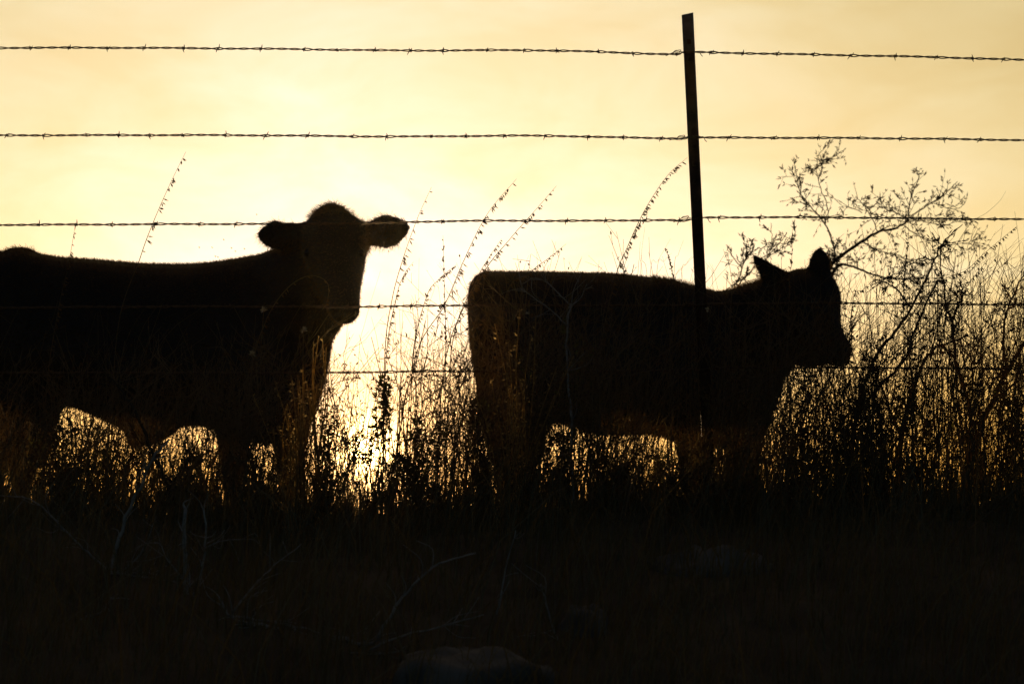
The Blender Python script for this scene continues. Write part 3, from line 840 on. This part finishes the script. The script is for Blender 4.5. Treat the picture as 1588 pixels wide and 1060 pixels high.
bare('bare_sapling', 'dark slanting sapling descending to the light under the left cow\'s belly', [
  ([(292, 860), (272, 780), (252, 735), (234, 695), (215, 648), (190, 608), (150, 560), (120, 525)], .0070, .0016),
  ([(240, 706), (220, 690), (200, 655)], .003, .001),
  ([(262, 755), (300, 700), (315, 660)], .003, .001)], 8.5, 'sapling', mt='twig')
bare('bare_sapling', 'thick pale upright sapling in the lower left foreground', [
  ([(289, 1060), (288, 960), (286, 860), (288, 790)], .0075, .0050),
  ([(300, 990), (303, 958), (309, 905), (319, 845), (316, 790)], .0045, .0020),
  ([(319, 848), (345, 838), (375, 836)], .002, .0008),
  ([(288, 900), (262, 870), (248, 842)], .003, .001)], 7.3, 'sapling')
bare('dead_branch', 'long curved dead branch rising right in the lower foreground', [
  ([(500, 1056), (530, 1047), (577, 997), (607, 950), (640, 908), (680, 875), (738, 857)], .0052, .0018)], 6.95)
bare('dead_branch', 'low dead branch with short side twigs beside the foreground stone', [
  ([(545, 1030), (563, 1014), (613, 988), (673, 973), (750, 952)], .0036, .0012),
  ([(540, 1022), (575, 1014), (620, 1008)], .0026, .0012)], 6.85)
bare('dead_branch', 'forked dead branch fallen among the grass in the lower left', [
  ([(444, 1047), (420, 1010), (395, 993), (377, 985), (357, 955), (340, 927)], .0046, .0024),
  ([(357, 955), (390, 975), (434, 1000), (477, 1017), (530, 1020)], .0034, .0014),
  ([(360, 950), (388, 915), (417, 883), (467, 843)], .0026, .001)], 7.0)
bare('dead_branch', 'straight dead stem leaning left in the lower left corner', [
  ([(100, 1057), (127, 1000), (160, 947), (172, 925)], .0034, .0018)], 7.1)
bare('dead_branch', 'thin dead stem standing left of centre in the dark foreground', [
  ([(758, 1030), (772, 960), (784, 883), (800, 822)], .0032, .0012)], 7.2)
bare('dead_branch', 'thin dead stem leaning left in the dark foreground right of centre', [
  ([(880, 1045), (862, 985), (845, 925), (838, 905)], .0030, .0012)], 7.0)

# small pale tufts caught in the weeds in front of the left cow
def tuft_stalk(label, ctrl, Y):
    pts = [P(a, b, Y) for a, b in ctrl]
    g = pts[0].copy(); g[2] = float(ground_z(g[0], Y)) - .01
    root = thing('thistle', g, label, 'thistle', 'dry thistles with pale fluff')
    o = np.array(root.location)
    m = MB(); path = spline([g] + pts, 5); m.tube(path - o, np.linspace(.0018, .001, len(path)), n=4); m.build('stem', M['straw'], root)
    f = MB()
    for _ in range(26): f.leaf(path[-1] - o, rng.normal(size=3) + np.array([0, 0, .8]), .014, .004)
    f.build('fluff', M['fluff'], root)
tuft_stalk('dry thistle with pale fluff before the left cow\'s jaw', [(472, 640), (470, 560), (471, 512)], 8.6)
tuft_stalk('dry thistle with pale fluff low on the left cow\'s shoulder', [(396, 660), (390, 600), (391, 549)], 8.6)
tuft_stalk('dry thistle with pale fluff high on the left cow\'s neck', [(404, 620), (405, 540), (409, 481)], 8.7)

# ------------------------------------------------------------------ stones
def stone(label, px0, px1, ytop, Y, H, D, seed):
    g = np.random.default_rng(seed)
    a, b = P(px0, ytop, Y), P(px1, ytop, Y); c = (a + b) / 2; W = (b[0] - a[0]) / 2
    c[2] -= H / 2
    nlat, nlon = 18, 30
    rings = []
    ph = g.uniform(0, 6.28, 8)
    for i in range(1, nlat):
        t = math.pi * i / nlat - math.pi / 2; r = []
        for j in range(nlon):
            l = 2 * math.pi * j / nlon
            v = np.array([math.cos(t) * math.cos(l), math.cos(t) * math.sin(l), math.sin(t)])
            v = np.sign(v) * np.abs(v) ** np.array([.75, .75, .6])
            k = 1 + .07 * math.sin(3 * l + ph[0] + 2 * t) + .05 * math.sin(5 * l + ph[1] - 3 * t) + .04 * math.sin(7 * t + ph[2] + l) + g.normal() * .012
            r.append(c + v * np.array([W, D, H / 2]) * k)
        rings.append(np.array(r))
    m = MB(); o = c.copy(); o[2] -= H / 2
    ring_loft(m, rings)
    s = m.build('stone', M['rock'], None, smooth=True, loc=o)
    tag(s, label, 'stone', 'stones on the bank')
stone('wide flat-topped pale stone in the grass below the right cow', 1003, 1212, 853, 7.75, .26, .20, 1)
stone('large rounded stone cut off by the bottom edge of the picture', 600, 856, 1008, 6.75, .24, .25, 2)
stone('low faint stone in the dark grass right of the large bottom stone', 866, 948, 942, 7.15, .2, .12, 5)

# ------------------------------------------------------------------ insects
for k, (a, b) in enumerate([(309, 384), (329, 384), (359, 385), (365, 390), (334, 398), (338, 399), (379, 386), (398, 333), (603, 390), (347, 372)]):
    m = MB(); p = P(a, b, 10.8 + .3 * math.sin(k * 2.2))
    m.pod(np.zeros(3) - np.array([.003, 0, 0]), (1, .2, .2), .008, .004)
    fl = m.build('fly', M['fly']); fl.location = tuple(p)
    tag(fl, 'tiny fly hovering in the glow above the black cattle', 'fly', 'flies above the cattle')
    wg = MB(); wg.leaf((0, 0, .001), (-.5, .6, .7), .006, .003); wg.leaf((0, 0, .001), (-.5, -.6, .7), .006, .003)
    wg.build('wings', M['fly'], fl)

# ------------------------------------------------------------------ thicket: dry forbs and grasses that no one could count
def forb(ms, ml, x, y, H, r, leafy, lean):
    b = np.array([x, y, float(ground_z(x, y)) - .01])
    az_ = rng.uniform(0, 6.28); dv = np.array([math.cos(az_) * .8 + lean, math.sin(az_) * .6, 0])
    bow = abs(rng.normal()) * .22 * H + .02
    k = 6; t = np.linspace(0, 1, k + 1)[:, None]
    path = b + np.array([0, 0, 1.]) * H * t * (1 - .12 * t * bow / H) + dv * bow * (t ** 1.5) * 1.6
    path[1:-1] += rng.normal(size=(k - 1, 3)) * .009
    ms.tube(path, np.linspace(r, r * .35, k + 1), n=4, cap=False)
    nb = rng.integers(4, 9)
    for _ in range(nb):
        f = rng.uniform(.3, .97); i = int(f * k); p = path[i] + (path[i + 1] - path[i]) * (f * k - i)
        d = nrm(np.array([rng.normal() * .9, rng.normal() * .6, rng.uniform(.35, 1.1)]))
        L_ = H * rng.uniform(.10, .42)
        q = p + d * L_ * .55; d2 = nrm(d + np.array([rng.normal() * .25, rng.normal() * .2, .35]))
        e_ = q + d2 * L_ * .45
        ms.tube(np.array([p, q, e_]), [r * .5, r * .38, r * .2], n=3, cap=False)
        for _2 in range(rng.integers(1, 3)):
            s_ = rng.uniform(.3, .9); p2 = p + (q - p) * s_ if rng.random() < .5 else q + (e_ - q) * s_
            d3 = nrm(d2 + rng.normal(size=3) * .6); l3 = L_ * rng.uniform(.15, .4)
            ms.tube(np.array([p2, p2 + d3 * l3]), [r * .32, r * .18], n=3, cap=False)
            if rng.random() < leafy: ml.leaf(p2 + d3 * l3, d3, rng.uniform(.008, .016), rng.uniform(.004, .008))
        for _3 in range(int(5 * leafy + rng.random())):
            pp = p + (q - p) * rng.random()
            ml.leaf(pp, nrm(rng.normal(size=3) + np.array([0, 0, .4])), rng.uniform(.008, .020), rng.uniform(.003, .008))

def interp_env(x, table):
    xs = [a for a, _ in table]; ys = [b for _, b in table]
    return np.interp(x, xs, ys)
# height of the hedge of weeds along the fence, by x (metres)
def X8(px): return (px - 794) / FPX * 8.9
ENV = [(-7, .5), (X8(0), .50), (X8(200), .52), (X8(420), .54), (X8(500), .50), (X8(570), .50), (X8(640), .64), (X8(720), .60), (X8(800), .68), (X8(1000), .70), (X8(1100), .70),
       (X8(1200), .62), (X8(1290), .60), (X8(1340), .74), (X8(1450), .77), (X8(1588), .76), (7, .6)]
DEN = [(-7, .5), (X8(0), .8), (X8(60), .7), (X8(90), .85), (X8(330), .75), (X8(380), .9), (X8(430), 1.4), (X8(490), 1.3), (X8(520), .40), (X8(560), .30), (X8(595), .35), (X8(620), 1.2), (X8(720), 1.3), (X8(750), 1.3), (X8(840), 1.4), (X8(870), .8), (X8(1040), .8),
       (X8(1100), 1.), (X8(1240), 1.2), (X8(1320), 1.5), (X8(1588), 1.3), (7, .7)]
ms, ml = MB(), MB()
NF = 0
x_ = -5.0
while x_ < 5.0:
    inner = abs(x_) < 2.3
    clump = .35 + 1.3 * (.5 + .5 * math.sin(x_ * 23 + 2 * math.sin(x_ * 7.3))) * (.6 + .4 * math.sin(x_ * 51))
    x_ += rng.exponential(1.0 / ((520 if inner else 120) * clump * interp_env(x_, DEN)))
    y = 8.9 + rng.normal() * .45
    H = interp_env(x_, ENV) * rng.choice([rng.uniform(.35, .7), rng.uniform(.6, 1.0), rng.uniform(.85, 1.12)], p=[.38, .42, .20])
    if X8(540) < x_ < X8(596) and rng.random() < .62: H = min(H, rng.uniform(.12, .22))
    forb(ms, ml, x_, y, H, rng.uniform(.0012, .0030), rng.choice([.1, .5, 1.0], p=[.5, .3, .2]), rng.uniform(-.1, .6))
    NF += 1
for _ in range(75):
    cx_ = rng.uniform(-2.3, 2.3)
    if X8(535) < cx_ < X8(598): continue
    cy_ = rng.uniform(8.2, 9.4); hh = rng.uniform(.16, .34)
    for _k in range(rng.integers(3, 9)):
        forb(ms, ml, cx_ + rng.normal() * .035, cy_ + rng.normal() * .05, hh * rng.uniform(.6, 1.1), rng.uniform(.0014, .0028), rng.choice([.5, 1.6]), rng.uniform(-.4, .6))
# behind the animals, thinner
for _ in range(240):
    x, y = rng.uniform(-4, 4), rng.uniform(13.0, 17)
    forb(ms, ml, x, y, rng.uniform(.18, .42), rng.uniform(.0016, .003), .3, .2)
print('forbs', NF)
tag(ms.build('weed_thicket', M['straw']), 'dense thicket of dry weed stems along the fence', 'weeds', kind='stuff')
lf = ml.build('weed_thicket_leaves', M['pod']); lf.name = 'weed_leaves'
lf.parent = bpy.data.objects['weed_thicket']

def blades(count, xr, yr, hlo, hhi, wd, seed, hmul=None, lean=.5):
    g = np.random.default_rng(seed)
    x = g.uniform(*xr, count); y = g.uniform(*yr, count)
    z = ground_z(x, y) - .005
    h = g.uniform(hlo, hhi, count) * (g.random(count) ** .4)
    if hmul is not None: h = h * hmul(x, y)
    a = g.uniform(0, 2 * math.pi, count); bend = g.uniform(.1, 1.1, count) * lean
    dx, dy = np.cos(a) * bend + .12, np.sin(a) * bend
    w_ = g.uniform(.6, 1.5, count) * wd
    sx, sy = np.cos(a + g.uniform(.5, 2.6, count)), np.sin(a + g.uniform(.5, 2.6, count))
    V = []
    for t, wf in ((0, 1.), (.35, .9), (.7, .6), (1., .08)):
        cx_, cy_, cz_ = x + dx * h * t ** 2, y + dy * h * t ** 2, z + h * t * (1 - .18 * t * np.minimum(bend, 1))
        for s in (-1, 1):
            V.append(np.stack([cx_ + s * sx * w_ * wf, cy_ + s * sy * w_ * wf, cz_], axis=1))
    V = np.stack(V, axis=1).reshape(-1, 3)
    i = np.arange(count)[:, None] * 8
    q = np.concatenate([np.stack([i[:, 0] + k, i[:, 0] + k + 1, i[:, 0] + k + 3, i[:, 0] + k + 2], axis=1) for k in (0, 2, 4)])
    return V, q
gb = MB()
gb.add(*blades(42000, (-3.2, 3.2), (6.0, 9.6), .06, .26, .0014, 21, hmul=lambda x, y: .75 + .35 * np.sin(x * 6.1 + y * 3) * np.sin(x * 2.3 - y * 1.9) + .35 * (np.sin(x * 17 + 2 * np.sin(y * 5)) > .3)))
gb.add(*blades(4500, (-3.2, 3.2), (8.3, 9.6), .15, .40, .0012, 22, lean=.9, hmul=lambda x, y: .7 + .6 * (np.sin(x * 9 + np.sin(x * 31)) > .1)))
gb.add(*blades(2600, (-2.6, 2.6), (6.0, 8.6), .25, .55, .0013, 31, lean=1.5))
gb.add(*blades(5000, (-2.6, 2.6), (8.2, 9.5), .12, .38, .0012, 33, lean=1.9, hmul=lambda x, y: .6 + .8 * (np.sin(x * 13 + 3 * np.sin(x * 5)) > -.1)))
gb.add(*blades(16000, (-6.5, 6.5), (2.2, 7), .05, .2, .0018, 23))
gb.add(*blades(14000, (-5.5, 5.5), (9.5, 16), .03, .12, .0018, 24))
tag(gb.build('dry_grass', M['grass']), 'rough dark grass covering the bank below the fence', 'grass', kind='stuff')
# long hair-thin grass stems that bow over the wires
lg = MB()
def hair(ctrl, Y, r=.0007):
    lg.tube(spline([P(a, b, Y) for a, b in ctrl], 6), np.linspace(r * 1.4, r * .4, 6 * (len(ctrl) - 1) + 1), n=3, cap=False)
for c_, Y in [([(1002, 700), (1004, 440), (995, 400), (1000, 352)], 8.8), ([(994, 700), (996, 440), (992, 400), (993, 375)], 8.9),
    ([(1000, 700), (1008, 430), (1020, 405), (1040, 370)], 8.9), ([(1010, 700), (1018, 430), (1030, 405), (1042, 392)], 9.0),
    ([(1040, 700), (1045, 430), (1052, 395), (1060, 372)], 8.9), ([(1050, 700), (1056, 440), (1064, 410), (1074, 396)], 9.0),
    ([(1508, 800), (1510, 520), (1522, 470), (1530, 420), (1550, 384)], 8.9), ([(1470, 400), (1504, 348), (1530, 330), (1550, 312), (1560, 296)], 9.1),
    ([(548, 800), (556, 560), (566, 500), (590, 420)], 8.9), ([(650, 800), (668, 560), (690, 480), (722, 400)], 8.9),
    ([(620, 800), (640, 560), (648, 480), (650, 400)], 8.9), ([(790, 700), (800, 470), (812, 420), (820, 396)], 8.9), ([(830, 700), (832, 460), (834, 420), (832, 390)], 8.9),
    ([(1290, 700), (1318, 480), (1330, 440), (1345, 410)], 8.9), ([(1400, 700), (1412, 480), (1430, 440), (1440, 400)], 8.9)]:
    hair(c_, Y)
for _ in range(700):
    x = rng.uniform(-2.4, 2.4) if rng.random() < .55 else rng.uniform(.85, 2.0); y = 8.9 + rng.normal() * .4
    H = interp_env(x, ENV) * rng.uniform(.7, 1.22)
    b = np.array([x, y, float(ground_z(x, y))]); a_ = rng.uniform(0, 6.28)
    d = np.array([math.cos(a_) * .7 + .45, math.sin(a_) * .6, 0]) * H * rng.uniform(.05, .4)
    pth = spline([b, b + np.array([0, 0, H * .5]) + d * .2, b + np.array([0, 0, H * .85]) + d * .6, b + np.array([0, 0, H]) + d * 1.1], 3)
    lg.tube(pth, np.linspace(.0012, .0004, len(pth)), n=3, cap=False)
tag(lg.build('long_grass', M['straw']), 'hair-thin long grass stems bowing over the wires', 'grass', kind='stuff')

# ------------------------------------------------------------------ haze volume added to stand in for lens glare
HAZE = 1
if HAZE:
    hm = bpy.data.materials.new('glare_haze'); hm.use_nodes = True
    t = hm.node_tree; t.nodes.clear(); nn = N(t)
    out = nn.new('ShaderNodeOutputMaterial'); pv = nn.new('ShaderNodeVolumePrincipled')
    pv.inputs['Color'].default_value = (.93, .80, .55, 1)
    pv.inputs['Density'].default_value = .0002
    pv.inputs['Anisotropy'].default_value = .8
    nn.link(pv.outputs[0], out.inputs['Volume'])
    v = [(sx * 452, sy * 452, z) for z in (-15, 6) for sy in (-1, 1) for sx in (-1, 1)]
    hb = MB(); hb.add(v, [(0, 2, 3, 1), (4, 5, 7, 6), (0, 1, 5, 4), (2, 6, 7, 3), (0, 4, 6, 2), (1, 3, 7, 5)])
    tag(hb.build('haze', hm), 'thin haze added for the lens glare towards the sun', kind='stuff')
